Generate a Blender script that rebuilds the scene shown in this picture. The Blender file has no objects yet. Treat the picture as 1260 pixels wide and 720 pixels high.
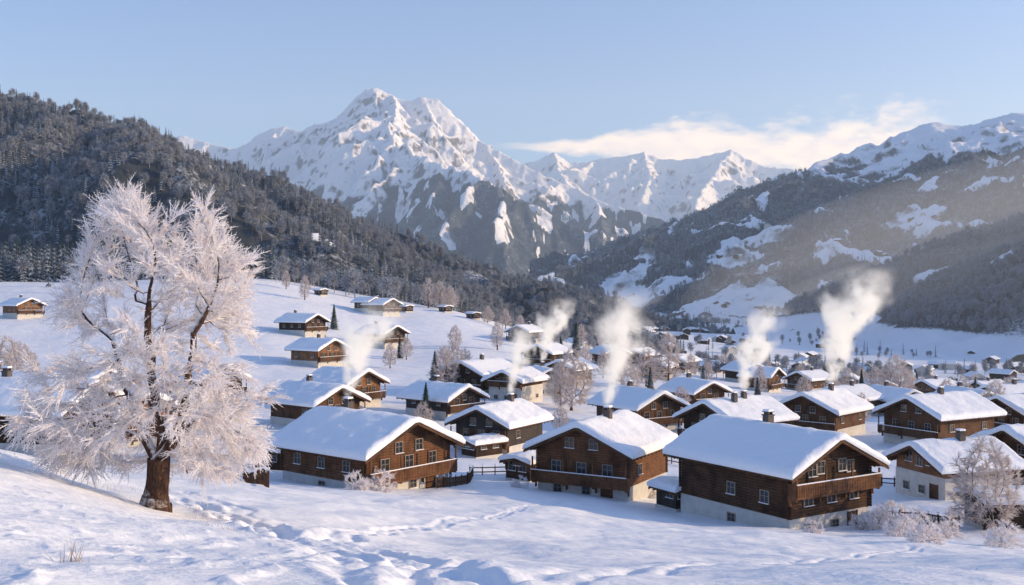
import bpy, bmesh, math, random, time
import numpy as np
from mathutils import Vector, Matrix
T0=time.time()
F=1225.0
rng=np.random.default_rng(7); random.seed(7)
scene=bpy.context.scene
COL=scene.collection
def P(px,py,D): return (D*(px-630)/F, D, D*(360-py)/F)

# ------------------------------------------------------------ noise
_perm=np.random.default_rng(3).permutation(256); _perm=np.concatenate([_perm,_perm])
_a=np.random.default_rng(4).random(256)*2*np.pi; _gx=np.cos(_a); _gy=np.sin(_a)
def pn(x,y,s=0):
    x=x+s*17.31; y=y+s*9.77
    xi=np.floor(x).astype(np.int64); yi=np.floor(y).astype(np.int64)
    xf=x-xi; yf=y-yi; xi&=255; yi&=255
    u=xf*xf*xf*(xf*(xf*6-15)+10); v=yf*yf*yf*(yf*(yf*6-15)+10)
    def g(i,j,dx,dy):
        h=_perm[_perm[(xi+i)&255]+((yi+j)&255)]
        return _gx[h]*dx+_gy[h]*dy
    a=g(0,0,xf,yf); b=g(1,0,xf-1,yf); c=g(0,1,xf,yf-1); d=g(1,1,xf-1,yf-1)
    return ((a+(b-a)*u)+((c+(d-c)*u)-(a+(b-a)*u))*v)*1.5
def fbm(x,y,o=4,s=0,l=2.03,g=0.5):
    r=0; a=1
    for i in range(o):
        r=r+a*pn(x,y,s+i); x=x*l; y=y*l; a*=g
    return r
def ridged(x,y,o=5,s=0):
    r=0; a=1; w=1
    for i in range(o):
        n=1-np.abs(pn(x,y,s+i)); n=n*n; r=r+a*n*w; w=np.clip(n*1.3,0,1); x=x*2.07; y=y*2.07; a*=0.5
    return r

# ------------------------------------------------------------ mesh helpers
def npmesh(name,V,Fc,smooth=True):
    me=bpy.data.meshes.new(name); V=np.asarray(V,dtype=np.float32); Fc=np.asarray(Fc,dtype=np.int32)
    me.vertices.add(len(V)); me.vertices.foreach_set('co',V.ravel())
    k=Fc.shape[1]
    me.loops.add(Fc.size); me.loops.foreach_set('vertex_index',Fc.ravel())
    me.polygons.add(len(Fc)); me.polygons.foreach_set('loop_start',np.arange(0,Fc.size,k,dtype=np.int32))
    me.update(calc_edges=True)
    me.polygons.foreach_set('use_smooth',np.full(len(Fc),smooth,dtype=bool))
    return me
def addobj(name,me,mat=None,parent=None,loc=None,rot=None,scale=None):
    o=bpy.data.objects.new(name,me); COL.objects.link(o)
    if mat is not None and me is not None and len(me.materials)==0: me.materials.append(mat)
    if parent: o.parent=parent
    if loc is not None: o.location=loc
    if rot is not None: o.rotation_euler=(0,0,rot)
    if scale is not None: o.scale=(scale,)*3 if not hasattr(scale,'__len__') else scale
    return o
def empty(name,loc,rot=0,scale=1):
    o=addobj(name,None,loc=loc,rot=rot,scale=scale); o.empty_display_size=0.5; return o
class MB:
    def __init__(s): s.v=[]; s.f=[]
    def box(s,x0,x1,y0,y1,z0,z1):
        if x0>x1:x0,x1=x1,x0
        if y0>y1:y0,y1=y1,y0
        n=len(s.v)
        s.v+=[(x0,y0,z0),(x1,y0,z0),(x1,y1,z0),(x0,y1,z0),(x0,y0,z1),(x1,y0,z1),(x1,y1,z1),(x0,y1,z1)]
        s.f+=[(n,n+3,n+2,n+1),(n+4,n+5,n+6,n+7),(n,n+1,n+5,n+4),(n+1,n+2,n+6,n+5),(n+2,n+3,n+7,n+6),(n+3,n,n+4,n+7)]
    def prism(s,poly,y0,y1):
        n=len(s.v); k=len(poly)
        s.v+=[(x,y0,z) for x,z in poly]+[(x,y1,z) for x,z in poly]
        s.f.append(tuple(n+i for i in range(k))); s.f.append(tuple(n+k+i for i in reversed(range(k))))
        for i in range(k):
            j=(i+1)%k; s.f.append((n+i,n+k+i,n+k+j,n+j))
    def obj(s,name,mat,parent=None,smooth=False,**kw):
        me=bpy.data.meshes.new(name); me.from_pydata(s.v,[],s.f)
        if smooth: me.polygons.foreach_set('use_smooth',np.ones(len(me.polygons),dtype=bool))
        return addobj(name,me,mat,parent,**kw)

# ------------------------------------------------------------ material helpers
class NT:
    def __init__(s,tree): s.t=tree; s.n=tree.nodes; s.l=tree.links
    def new(s,typ,**kw):
        n=s.n.new(typ)
        for k,v in kw.items(): setattr(n,k,v)
        return n
    def set(s,sock,v):
        if isinstance(v,bpy.types.NodeSocket): s.l.new(v,sock)
        else: sock.default_value=v
    def m(s,op,a,b=0.0,c=0.0,clamp=False):
        n=s.n.new('ShaderNodeMath'); n.operation=op; n.use_clamp=clamp
        s.set(n.inputs[0],a); s.set(n.inputs[1],b)
        if len(n.inputs)>2: s.set(n.inputs[2],c)
        return n.outputs[0]
    def mix(s,f,a,b):
        n=s.n.new('ShaderNodeMix'); n.data_type='RGBA'
        s.set(n.inputs[0],f); s.set(n.inputs[6],a); s.set(n.inputs[7],b); return n.outputs[2]
    def noise(s,vec,scale,detail=4,rough=0.5,dist=0):
        n=s.n.new('ShaderNodeTexNoise'); 
        if vec is not None: s.l.new(vec,n.inputs['Vector'])
        n.inputs['Scale'].default_value=scale; n.inputs['Detail'].default_value=detail; n.inputs['Roughness'].default_value=rough; n.inputs['Distortion'].default_value=dist
        return n.outputs['Fac']
    def ss(s,x,a,b):
        n=s.n.new('ShaderNodeMapRange'); n.interpolation_type='SMOOTHSTEP'
        s.set(n.inputs[0],x); s.set(n.inputs[1],a); s.set(n.inputs[2],b); return n.outputs[0]
    def mapping(s,vec,scale,rot=(0,0,0)):
        n=s.n.new('ShaderNodeMapping'); s.l.new(vec,n.inputs[0]); n.inputs['Scale'].default_value=scale; n.inputs['Rotation'].default_value=rot; return n.outputs[0]
    def bump(s,h,strength,dist):
        n=s.n.new('ShaderNodeBump'); s.l.new(h,n.inputs['Height']); n.inputs['Strength'].default_value=strength; n.inputs['Distance'].default_value=dist
        return n.outputs[0]
def C(r,g,b): return (r,g,b,1.0)
def mat(name):
    m=bpy.data.materials.new(name); m.use_nodes=True; t=NT(m.node_tree); b=m.node_tree.nodes['Principled BSDF']
    b.inputs['Roughness'].default_value=0.8
    if 'Specular IOR Level' in b.inputs: b.inputs['Specular IOR Level'].default_value=0.2
    return m,t,b
SNOWC=C(0.93,0.93,0.93)
def m_snow(name,big):
    m,t,b=mat(name); pos=t.new('ShaderNodeNewGeometry').outputs['Position']
    if big:
        n1=t.noise(t.mapping(pos,(0.5,1.1,1.0),(0,0,.35)),0.8,5,0.6); n2=t.noise(pos,7,4,0.6); n0=t.noise(t.mapping(pos,(0.7,1.3,1.0),(0,0,.2)),0.22,3,0.5)
        h=t.m('ADD',t.m('ADD',t.m('MULTIPLY',n1,0.24),t.m('MULTIPLY',n2,0.04)),t.m('MULTIPLY',n0,.8))
        col=t.mix(t.ss(t.noise(pos,0.05,4),0.35,0.7),C(0.91,0.915,0.93),C(0.95,0.94,0.935))
        t.l.new(t.bump(h,0.75,1.0),b.inputs['Normal'])
        t.l.new(col,b.inputs['Base Color'])
    else:
        n1=t.noise(pos,1.2,4,0.55)
        t.l.new(t.bump(n1,0.4,0.3),b.inputs['Normal']); b.inputs['Base Color'].default_value=SNOWC
    b.inputs['Roughness'].default_value=0.65
    return m
M_snow=m_snow('snow_ground',True); M_rsnow=m_snow('snow_roof',False)
def m_wood(name,c1,c2,bands=True):
    m,t,b=mat(name); oc=t.new('ShaderNodeTexCoord').outputs['Object']
    n=t.noise(t.mapping(oc,(0.7,0.7,9)),2.2,5,0.6); n2=t.noise(oc,0.6,3); n3=t.noise(t.mapping(oc,(3,3,.6)),1.5,4,.6)
    col=t.mix(t.ss(n,0.3,0.7),C(*c1),C(*c2))
    col=t.mix(t.ss(n2,0.4,0.75),col,C(*(x*0.5 for x in c1)))
    col=t.mix(t.m('MULTIPLY',t.ss(n3,0.45,0.75),.6),col,C(*(x*0.35 for x in c1)))
    if bands:
        sp=t.new('ShaderNodeSeparateXYZ'); t.l.new(oc,sp.inputs[0])
        fr=t.m('FRACT',t.m('MULTIPLY',sp.outputs[2],4.2)); k=t.m('LESS_THAN',fr,0.14)
        col=t.mix(t.m('MULTIPLY',k,0.75),col,C(*(x*0.2 for x in c1)))
    t.l.new(col,b.inputs['Base Color']); t.l.new(t.bump(n,0.4,0.05),b.inputs['Normal'])
    return m
W_dark=m_wood('wood_dark',(0.040,0.022,0.013),(0.085,0.046,0.026))
W_mid=m_wood('wood_brown',(0.10,0.046,0.022),(0.19,0.089,0.043))
W_or=m_wood('wood_orange',(0.23,0.105,0.045),(0.37,0.18,0.085))
W_grey=m_wood('wood_weathered',(0.045,0.037,0.032),(0.09,0.07,0.057))
L_dark=m_wood('log_dark',(0.062,0.031,0.017),(0.135,0.066,0.034),False)
L_mid=m_wood('log_brown',(0.13,0.057,0.026),(0.26,0.118,0.056),False)
W_trim=m_wood('wood_trim',(0.09,0.044,0.022),(0.165,0.08,0.041),False)
def m_plain(name,c,r=0.8,ns=3.0,amt=0.25):
    m,t,b=mat(name); oc=t.new('ShaderNodeTexCoord').outputs['Object']
    n=t.noise(oc,ns,5,0.6); col=t.mix(n,C(*(x*(1-amt) for x in c)),C(*(min(1,x*(1+amt)) for x in c)))
    t.l.new(col,b.inputs['Base Color']); t.l.new(t.bump(n,0.3,0.03),b.inputs['Normal']); b.inputs['Roughness'].default_value=r
    return m
M_plaster=m_plain('plaster',(0.58,0.54,0.48),0.9,1.2,0.3)
M_frame=m_plain('window_frame_paint',(0.34,0.27,0.20),0.6)
M_chim=m_plain('chimney_brick',(0.12,0.10,0.09),0.9)
M_glass,_t,_b=mat('window_glass'); _b.inputs['Base Color'].default_value=C(0.03,0.035,0.045); _b.inputs['Roughness'].default_value=0.08; _b.inputs['Specular IOR Level'].default_value=0.6
M_bark,_t,_b=mat('bark'); _g=_t.new('ShaderNodeNewGeometry'); _pos=_t.new('ShaderNodeTexCoord').outputs['Object']
_n=_t.noise(_t.mapping(_pos,(6,6,1.5)),3,5,0.65); _sn=_t.new('ShaderNodeSeparateXYZ'); _t.l.new(_g.outputs['Normal'],_sn.inputs[0])
_c=_t.mix(_t.ss(_n,0.35,0.7),C(0.040,0.020,0.013),C(0.13,0.07,0.045))
_fr=_t.ss(_t.m('ADD',_sn.outputs[2],_t.m('MULTIPLY',_t.noise(_pos,4,4,0.7),0.9)),0.62,0.98)
_t.l.new(_t.mix(_fr,_c,C(0.85,0.84,0.85)),_b.inputs['Base Color']); _t.l.new(_t.bump(_n,0.9,0.06),_b.inputs['Normal'])
def m_frost(name,ca,cb,tr=0.25):
    m,t,b=mat(name); oc=t.new('ShaderNodeTexCoord').outputs['Object']
    col=t.mix(t.ss(t.noise(oc,1.3,3,0.6),0.3,0.7),C(*ca),C(*cb))
    t.l.new(col,b.inputs['Base Color']); b.inputs['Roughness'].default_value=0.7
    tl=t.new('ShaderNodeBsdfTranslucent'); t.l.new(col,tl.inputs[0]); mx=t.new('ShaderNodeMixShader'); mx.inputs[0].default_value=tr
    t.l.new(b.outputs[0],mx.inputs[1]); t.l.new(tl.outputs[0],mx.inputs[2]); t.l.new(mx.outputs[0],t.n['Material Output'].inputs[0])
    return m
M_frost=m_frost('hoar_frost',(0.93,0.87,0.84),(0.97,0.94,0.93),.30)
M_frost2=m_frost('hoar_frost_twigs',(0.64,0.55,0.50),(0.84,0.79,0.76),.35)
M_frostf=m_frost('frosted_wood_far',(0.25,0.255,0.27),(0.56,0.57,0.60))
def m_needle(name,c,a,b_,am=.75):
    m,t,b=mat(name); g=t.new('ShaderNodeNewGeometry'); oi=t.new('ShaderNodeObjectInfo')
    sn=t.new('ShaderNodeSeparateXYZ'); t.l.new(g.outputs['True Normal'],sn.inputs[0])
    oc=t.new('ShaderNodeTexCoord').outputs['Object']
    f=t.m('ADD',t.m('ABSOLUTE',sn.outputs[2]),t.m('ADD',t.m('MULTIPLY',t.noise(oc,0.9,3,0.7),0.8),t.m('MULTIPLY',oi.outputs['Random'],0.25)))
    cc=t.mix(oi.outputs['Random'],C(*c),C(c[0]*1.7,c[1]*1.5,c[2]*1.3))
    t.l.new(t.mix(t.m('MULTIPLY',t.ss(f,a,b_),am),cc,C(0.72,0.77,0.84)),b.inputs['Base Color'])
    b.inputs['Roughness'].default_value=0.9
    return m
M_needle=m_needle('spruce_needles',(0.022,0.035,0.024),1.2,1.75,.55)
M_needlef=m_needle('forest_needles',(0.024,0.042,0.044),0.95,1.65,.66)

# ------------------------------------------------------------ base terrain
CP=[(630,1100,2.2),(100,1050,2.2),(1200,1150,2.2),
(0,720,7.5),(-250,700,8),(300,720,9.5),(630,720,11),(950,720,12),(1260,720,13),(1500,720,13),
(0,640,15),(100,660,15),(190,629,30),(60,580,28),(0,553,35),(-150,520,40),(100,583,36),(0,574,60),(200,592,60),(-150,560,60),
(330,640,28),(330,612,45),(400,603,78),(450,599,96),(600,660,40),(600,630,65),(600,609,90),(740,608,100),
(850,655,55),(850,690,30),(950,645,86),(1100,700,30),(1100,665,65),(1250,668,70),(1450,670,70),(1250,640,85),
(0,560,95),(-200,540,100),(200,552,110),(330,575,110),(500,575,120),(700,560,140),(900,560,140),(1100,560,138),(1300,558,140),
(0,520,140),(200,522,150),(350,522,150),(200,497,180),(350,500,180),(0,480,200),(100,430,280),(0,400,330),(0,372,400),(0,349,470),(-250,348,480),
(200,346,480),(330,348,480),(330,380,400),(330,420,300),(450,380,450),(450,440,300),(560,384,480),(560,430,330),(600,480,220),
(700,424,430),(700,470,260),(830,453,400),(830,490,230),(960,472,380),(960,500,220),(1100,490,330),(1100,515,200),(1260,500,260),(1260,530,170),(1500,500,260),
(100,352,620),(400,358,640),(560,390,650),(700,430,600),(830,452,600),(960,465,620),(1100,472,600),(1260,476,600),(1500,480,600),
(0,352,1000),(400,370,1000),(700,408,1100),(900,428,1000),(1100,438,1000),(1260,440,1000),(1500,430,1000),
(700,387,2000),(900,398,1800),(1100,392,1600),(1260,385,1500),(1500,380,1500),(0,355,2000),(400,360,2000),
(750,372,3200),(1100,365,3200),(500,358,3200),(0,355,3500),(630,354,5000),(1000,355,5000),(0,355,6000),(630,354,9000),(1260,355,9000),(0,355,9000),(630,355,14000),(0,355,14000),(1260,355,14000)]
cx=[];cv=[]
for (a,b,d) in CP:
    x,y,z=P(a,b,d); r=math.hypot(x,y); cx.append((math.atan2(x,y)*2.2,math.log(r))); cv.append(z/r)
cx=np.array(cx); cv=np.array(cv); NCP=len(cx)
def tps(d2): return 0.5*d2*np.log(d2+1e-12)
_A=np.zeros((NCP+3,NCP+3)); _d=((cx[:,None]-cx[None])**2).sum(2); _A[:NCP,:NCP]=tps(_d)+np.eye(NCP)*0.002
_A[:NCP,NCP]=1; _A[:NCP,NCP+1:]=cx; _A[NCP,:NCP]=1; _A[NCP+1:,:NCP]=cx.T
_w=np.linalg.solve(_A,np.concatenate([cv,[0,0,0]]))
def base(x,y):
    r=np.maximum(np.hypot(x,y),2.0); th=np.arctan2(x,y)
    th=np.where(np.abs(th)<0.5,th,np.sign(th)*(0.5+0.1*np.tanh((np.abs(th)-0.5)/0.1)))*2.2
    lr=np.log(np.minimum(r,14000)); out=_w[NCP]+_w[NCP+1]*th+_w[NCP+2]*lr
    for i in range(NCP): out=out+_w[i]*tps((th-cx[i,0])**2+(lr-cx[i,1])**2)
    return out*r
trackp=[(215,612),(262,628),(300,645),(345,660),(400,668),(455,676),(500,688),(540,703),(575,735)]
def sst(x,a,b):
    t=np.clip((x-a)/(b-a),0,1); return t*t*(3-2*t)
def H0(x,y):
    r=np.hypot(x,y); z=base(x,y)
    z=z+0.36*sst(r,5,14)*(1-sst(r,90,200))*fbm(x/11,y/17,3,5)+0.5*sst(r,60,160)*fbm(x/40,y/50,3,9)+sst(r,500,1200)*6*fbm(x/220,y/260,3,12)
    return z
def cast(px,py,dmin=4,dmax=3000):
    D=np.exp(np.linspace(math.log(dmin),math.log(dmax),3000)); x=D*(px-630)/F; z=D*(360-py)/F
    h=H0(x,D); k=np.argmax(h>=z); 
    if h[k]<z[k]: k=-1
    return float(x[k]),float(D[k]),float(h[k])
def HZ(x,y): return float(H0(np.array([x]),np.array([y]))[0])
track=[cast(a,b)[:2] for a,b in trackp]
tracks=[track,[cast(a,b)[:2] for a,b in [(640,722),(800,700),(1000,688),(1130,672),(1260,676)]],
 [cast(a,b)[:2] for a,b in [(225,606),(290,622),(330,650),(380,672),(430,690),(470,712),(490,735)]],
 [cast(a,b)[:2] for a,b in [(400,668),(470,655),(560,640),(640,625),(690,614)]]]
def segd(x,y,pl):
    d=np.full(x.shape,1e9)
    for (a,b) in zip(pl[:-1],pl[1:]):
        dx=b[0]-a[0]; dy=b[1]-a[1]; L=dx*dx+dy*dy+1e-9
        t=np.clip(((x-a[0])*dx+(y-a[1])*dy)/L,0,1); d=np.minimum(d,np.hypot(x-a[0]-t*dx,y-a[1]-t*dy))
    return d
def H(x,y,detail=True):
    z=H0(x,y); r=np.hypot(x,y)
    m=r<130
    if m.any():
        xx=x[m]; yy=y[m]
        wx=xx+0.3*pn(xx*0.6,yy*0.6,40); wy=yy+0.3*pn(xx*0.6,yy*0.6,41)
        zz=0.05*fbm(xx/1.7,yy/2.6,3,20)*(1-sst(r[m],60,130))
        foot=0.5+0.5*np.clip(3*pn(xx*2.2,yy*1.8,50),-1,1)
        for ti,am0 in ((0,1.25),(2,.7),(3,.8)):
            d=segd(wx,wy,tracks[ti])
            for off,am in ((0.26,0.14),(0.0,0.07)):
                zz=zz-am0*am*np.exp(-((np.abs(d)-off)/0.16)**2)*(0.35+0.65*foot)
            zz=zz+am0*0.05*np.exp(-((d-0.6)/0.18)**2)*(.4+.6*foot)
        d=segd(wx,wy,tracks[1]); zz=zz-0.09*np.exp(-((np.abs(d)-0.35)/0.16)**2)*(0.4+0.6*foot)
        zz=zz+0.07*np.clip(ridged(xx/1.1,yy/1.5,3,30)-0.9,0,1)*sst(-xx,-1,3)*(1-sst(r[m],18,34))
        z=z.copy(); z[m]+=zz
    return z
R=np.concatenate([[0.3],np.geomspace(1.5,150,640),np.geomspace(150,15000,360)[1:]])
fr=math.radians(38)
TH=np.concatenate([np.linspace(-math.pi,-fr,70)[:-1],np.linspace(-fr,fr,950),np.linspace(fr,math.pi,70)[1:]])
RR,TT=np.meshgrid(R,TH,indexing='ij'); GX=RR*np.sin(TT); GY=RR*np.cos(TT)
GZ=H(GX.ravel(),GY.ravel()).reshape(GX.shape)
def gridfaces(n,m):
    i=np.arange(n*m).reshape(n,m); return np.stack([i[:-1,:-1],i[:-1,1:],i[1:,1:],i[1:,:-1]],-1).reshape(-1,4)
FF=gridfaces(*GX.shape)[:,::-1]
me=npmesh('snow_ground',np.stack([GX,GY,GZ],-1).reshape(-1,3),FF); addobj('snow_ground',me,M_snow)
print('ground',time.time()-T0)

# ------------------------------------------------------------ mountains
def grid(x0,x1,y0,y1,res):
    xs=np.arange(x0,x1,res); ys=np.arange(y0,y1,res); X,Y=np.meshgrid(xs,ys,indexing='xy'); return X,Y
def carve(Z,Xw,Yw,x0,y0,res,pl,slope,zmin,pad=80):
    ny,nx=Z.shape
    for a,b in zip(pl[:-1],pl[1:]):
        Rr=max((max(a[2],b[2])-zmin)/slope,20)+pad
        i0=max(int((min(a[0],b[0])-Rr-x0)/res),0); i1=min(int((max(a[0],b[0])+Rr-x0)/res)+2,nx)
        j0=max(int((min(a[1],b[1])-Rr-y0)/res),0); j1=min(int((max(a[1],b[1])+Rr-y0)/res)+2,ny)
        if i1<=i0 or j1<=j0: continue
        x=Xw[j0:j1,i0:i1]; y=Yw[j0:j1,i0:i1]; dx=b[0]-a[0]; dy=b[1]-a[1]; L=dx*dx+dy*dy+1e-6
        t=np.clip(((x-a[0])*dx+(y-a[1])*dy)/L,0,1); d=np.hypot(x-a[0]-t*dx,y-a[1]-t*dy)
        z=a[2]+(b[2]-a[2])*t-slope*d
        Z[j0:j1,i0:i1]=np.maximum(Z[j0:j1,i0:i1],z)
def spurs(main,ds,desc,zmin,rg,nmax=9,sub=True):
    out=[]; pts=[]
    acc=0
    for a,b in zip(main[:-1],main[1:]):
        L=math.hypot(b[0]-a[0],b[1]-a[1])
        t=(ds-acc)/L if L>0 else 2
        while t<=1:
            pts.append((a[0]+(b[0]-a[0])*t,a[1]+(b[1]-a[1])*t,a[2]+(b[2]-a[2])*t,math.atan2(b[1]-a[1],b[0]-a[0]))); t+=ds/L
        acc=(acc+L)%ds
    for (x,y,z,an) in pts:
        for side in (-1,1):
            ang=an+side*math.pi/2+rg.uniform(-.45,.45); p=[(x,y,z-2)]; cxp,cyp,cz=x,y,z; de=desc*rg.uniform(.8,1.25)
            for k in range(nmax):
                st=ds*rg.uniform(.5,.8); cxp+=math.cos(ang)*st; cyp+=math.sin(ang)*st; cz-=st*de*rg.uniform(.6,1.4); ang+=rg.uniform(-.35,.35)
                p.append((cxp,cyp,cz))
                if sub and cz>zmin:
                    for sd in ((-1,1) if rg.random()<.6 else (rg.choice([-1,1]),)):
                        a2=ang+sd*rg.uniform(.7,1.2); q=[(cxp,cyp,cz-1)]; sx,sy,sz=cxp,cyp,cz
                        for kk in range(4):
                            s2=st*rg.uniform(.3,.5); sx+=math.cos(a2)*s2; sy+=math.sin(a2)*s2; sz-=s2*de*rg.uniform(1.0,1.7); a2+=rg.uniform(-.3,.3); q.append((sx,sy,sz))
                        out.append(q)
                if cz<zmin: break
            out.append(p)
    return out
def mountain(x0,x1,y0,y1,res,mains,extra,slope,desc,ds,zmin,amp,nsc,warp,seed,sub=True,nmax=9,mslope=None,fine=0.0):
    X,Y=grid(x0,x1,y0,y1,res); rg=random.Random(seed)
    Xw=X+warp*fbm(X/(warp*9),Y/(warp*9),3,seed); Yw=Y+warp*fbm(X/(warp*9),Y/(warp*9),3,seed+5)
    Z=np.full(X.shape,zmin-60.0)
    for m in mains: carve(Z,Xw,Yw,x0,y0,res,m,mslope or slope,zmin)
    for m in list(mains)+list(extra):
        for s in spurs(m,ds,desc,zmin,rg,nmax,sub): carve(Z,Xw,Yw,x0,y0,res,s,slope,zmin)
    for m in extra: carve(Z,Xw,Yw,x0,y0,res,m,slope,zmin)
    d=np.full(X.shape,1e9)
    for m in mains: d=np.minimum(d,segd(X,Y,m))
    k=0.12+0.88*sst(d,0,amp*6)
    Z=Z+k*amp*(ridged(X/nsc,Y/nsc,5,seed+9)-1.15)+k*amp*0.25*fbm(X/(nsc*.22),Y/(nsc*.22),3,seed+3)
    if fine: Z=Z+(0.35+.65*k)*fine*(ridged(X/(nsc*.26),Y/(nsc*.55),4,seed+19)-1.1)
    return X,Y,Z
def W(l): return [P(*p) for p in l]
def zone_att(me,arr,name='forest'):
    a=me.attributes.new(name,'FLOAT','POINT'); a.data.foreach_set('value',arr.astype(np.float32).ravel())
def m_mount(name,forestc=(0.03,0.036,0.034),frosty=(0.16,0.16,0.165),rockc=((0.080,0.080,0.086),(0.22,0.20,0.188)),fs=0.02,sl=(0.62,0.80),fine=0.05,fz=0.5,bd=14.0,nw=(.55,.45),streak=(1,1,2.0)):
    m,t,b=mat(name); g=t.new('ShaderNodeNewGeometry'); pos=g.outputs['Position']
    sn=t.new('ShaderNodeSeparateXYZ'); t.l.new(g.outputs['Normal'],sn.inputs[0])
    at=t.new('ShaderNodeAttribute'); at.attribute_name='forest'
    n1=t.noise(pos,fine*0.12,4,0.6); n2=t.noise(t.mapping(pos,streak,(.12,.2,0)),fine,7,0.72,.4); n3=t.noise(t.mapping(pos,(1,1,2.2),(.3,.15,0)),fine*0.8,7,0.8)
    rock=t.mix(t.ss(n3,0.35,0.65),C(*rockc[0]),C(*rockc[1]))
    s=t.m('ADD',sn.outputs[2],t.m('ADD',t.m('MULTIPLY',t.m('SUBTRACT',n1,0.5),nw[0]),t.m('MULTIPLY',t.m('SUBTRACT',n2,0.5),nw[1])))
    sf=t.ss(s,sl[0],sl[1]); col=t.mix(sf,rock,C(0.90,0.90,0.92))
    n4=t.noise(pos,fs*4,4,0.8); n5=t.noise(pos,fs*0.6,4,0.65)
    fo=t.mix(t.ss(n4,0.42,0.68),C(*forestc),t.mix(t.ss(n5,0.4,0.65),C(*forestc),C(*frosty)))
    ff=t.ss(t.m('ADD',at.outputs['Fac'],t.m('MULTIPLY',t.m('SUBTRACT',n4,0.5),0.9)),fz-.12,fz+.12)
    t.l.new(t.mix(ff,col,fo),b.inputs['Base Color'])
    hh=t.m('ADD',t.m('MULTIPLY',n3,1.0),t.m('MULTIPLY',n4,t.m('MULTIPLY',ff,0.8)))
    t.l.new(t.bump(hh,0.75,bd),b.inputs['Normal']); b.inputs['Roughness'].default_value=0.85
    return m
def addmount(name,X,Y,Z,forest,mt):
    keep=Z>H0(X.ravel(),Y.ravel()).reshape(X.shape)-25
    fc=gridfaces(*X.shape); k=keep.ravel()[fc].any(1); me=npmesh(name,np.stack([X,Y,Z],-1).reshape(-1,3),fc[k])
    zone_att(me,forest); return addobj(name,me,mt)

mainC=W([(150,200,9400),(185,188,9300),(205,174,9200),(222,166,9100),(240,171,9100),(262,176,9000),(285,183,8900),(300,178,8800),(318,165,8700),(338,157,8600),(352,156,8600),(370,161,8500),(390,151,8400),(410,149,8300),(425,134,8200),(440,117,8100),(450,110,8050),(461,107,8000),(474,111,8000),(488,120,8000),(503,124,7950),(520,119,7900),(536,121,7900),(548,130,7850),(560,144,7800),(572,153,7750),(585,170,7700),(602,179,7600),(625,190,7500),(645,203,7400),(668,214,7300),(700,228,7200),(735,245,7000),(775,258,6800),(815,270,6600),(860,292,6300),(900,320,6000)])
exC=[W([(602,182,7600),(618,212,7150),(622,234,6750),(590,250,6500),(545,262,6200),(490,290,5800),(450,320,5500)]),
     W([(622,234,6750),(650,262,6300),(655,300,5800),(650,335,5300)]),
     W([(461,109,8000),(468,150,7600),(440,190,7200),(420,230,6800),(390,270,6400)]),
     W([(520,122,7900),(545,165,7500),(540,200,7100),(510,232,6700),(470,262,6300)]),
     W([(735,247,7000),(740,275,6400),(745,315,5800)]),
     W([(338,160,8600),(330,195,8000),(330,225,7500),(350,260,7000)])]
X,Y,Z=mountain(-4200,2600,4600,9900,9,[mainC],exC,1.15,0.46,520,-20,48,500,12,11,fine=20)
fo=sst(580+150*fbm(X/400,Y/400,5,60)-Z,-90,90)
fo=fo*(1-0.85*sst(fbm(X/90,Y/240,4,71),0.22,0.40))
M_c=m_mount('central_mountain_rock_snow',forestc=(0.034,0.046,0.055),frosty=(0.26,0.28,0.31),fine=0.020,fs=0.014,sl=(0.42,0.58),bd=12.0,nw=(.50,.60),streak=(1,1,.45))
addmount('snowy_mountain_peak',X,Y,Z,fo,M_c)
mainF=W([(560,215,11500),(600,210,11400),(640,203,11300),(660,197,11200),(682,187,11200),(700,200,11200),(722,199,11200),(745,193,11100),(770,191,11000),(792,186,11000),(812,194,10900),(835,196,10800),(858,194,10700),(880,188,10600),(900,183,10600),(918,194,10500),(940,204,10400),(965,207,10300),(990,208,10200),(1040,220,10000)])
exF=[W([(682,187,11200),(690,215,10400),(720,245,9600)]),W([(792,186,11000),(800,215,10200),(790,245,9300)]),W([(900,183,10600),(880,210,9800),(860,240,9000),(850,270,8200)])]
X,Y,Z=mountain(-900,4200,7200,12300,14,[mainF],exF,1.05,0.42,560,-20,45,560,16,23,fine=24)
fo=sst(480+200*fbm(X/500,Y/500,3,61)-Z,-60,60)
addmount('distant_snowy_range',X,Y,Z,fo,M_c)
print('peaks',time.time()-T0)

def find(X,Y,Z,px,py):
    e=np.abs(X/Y*F+630-px)+np.abs(360-Z/Y*F-py)*1.0+Y*0.004
    k=np.argmin(e); return X.ravel()[k],Y.ravel()[k]
def clear(fo,X,Y,Z,lst):
    wob=0.55*fbm(X/60,Y/80,3,81)
    for (px,py,rx,ry) in lst:
        cx_,cy_=find(X,Y,Z,px,py); d=np.hypot((X-cx_)/rx,(Y-cy_)/ry)+wob
        fo=fo*sst(d,0.85,1.0)
    return fo
tl=6
mainL=W([(a,b+tl,d) for a,b,d in [(-420,20,850),(-250,50,900),(-120,78,950),(-50,98,980),(0,108,1000),(40,120,1020),(80,140,1050),(105,158,1080),(150,172,1110),(200,190,1160),(250,211,1210),(300,236,1270),(350,258,1330),(400,270,1400),(450,288,1480),(500,312,1570),(530,330,1640),(560,344,1700),(600,358,1800),(640,370,1900),(690,385,2020),(730,400,2120)]])
XL,YL,ZL=mountain(-1500,450,330,2400,6,[mainL],[],0.55,0.30,130,-60,9,90,9,31,sub=True,nmax=10)
ZL=ZL-230*sst(660-YL,0,200)
foL=np.clip(0.95+0.4*fbm(XL/130,YL/130,3,90),0.3,1); foL=clear(foL,XL,YL,ZL,[(345,262,34,9),(395,294,20,18)])
M_l=m_mount('forest_slope_left',forestc=(0.050,0.058,0.064),frosty=(0.55,0.57,0.60),fine=0.05,fs=0.06,sl=(0.3,0.5),bd=2.0)
addmount('left_forested_mountain',XL,YL,ZL,foL,M_l)
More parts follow.
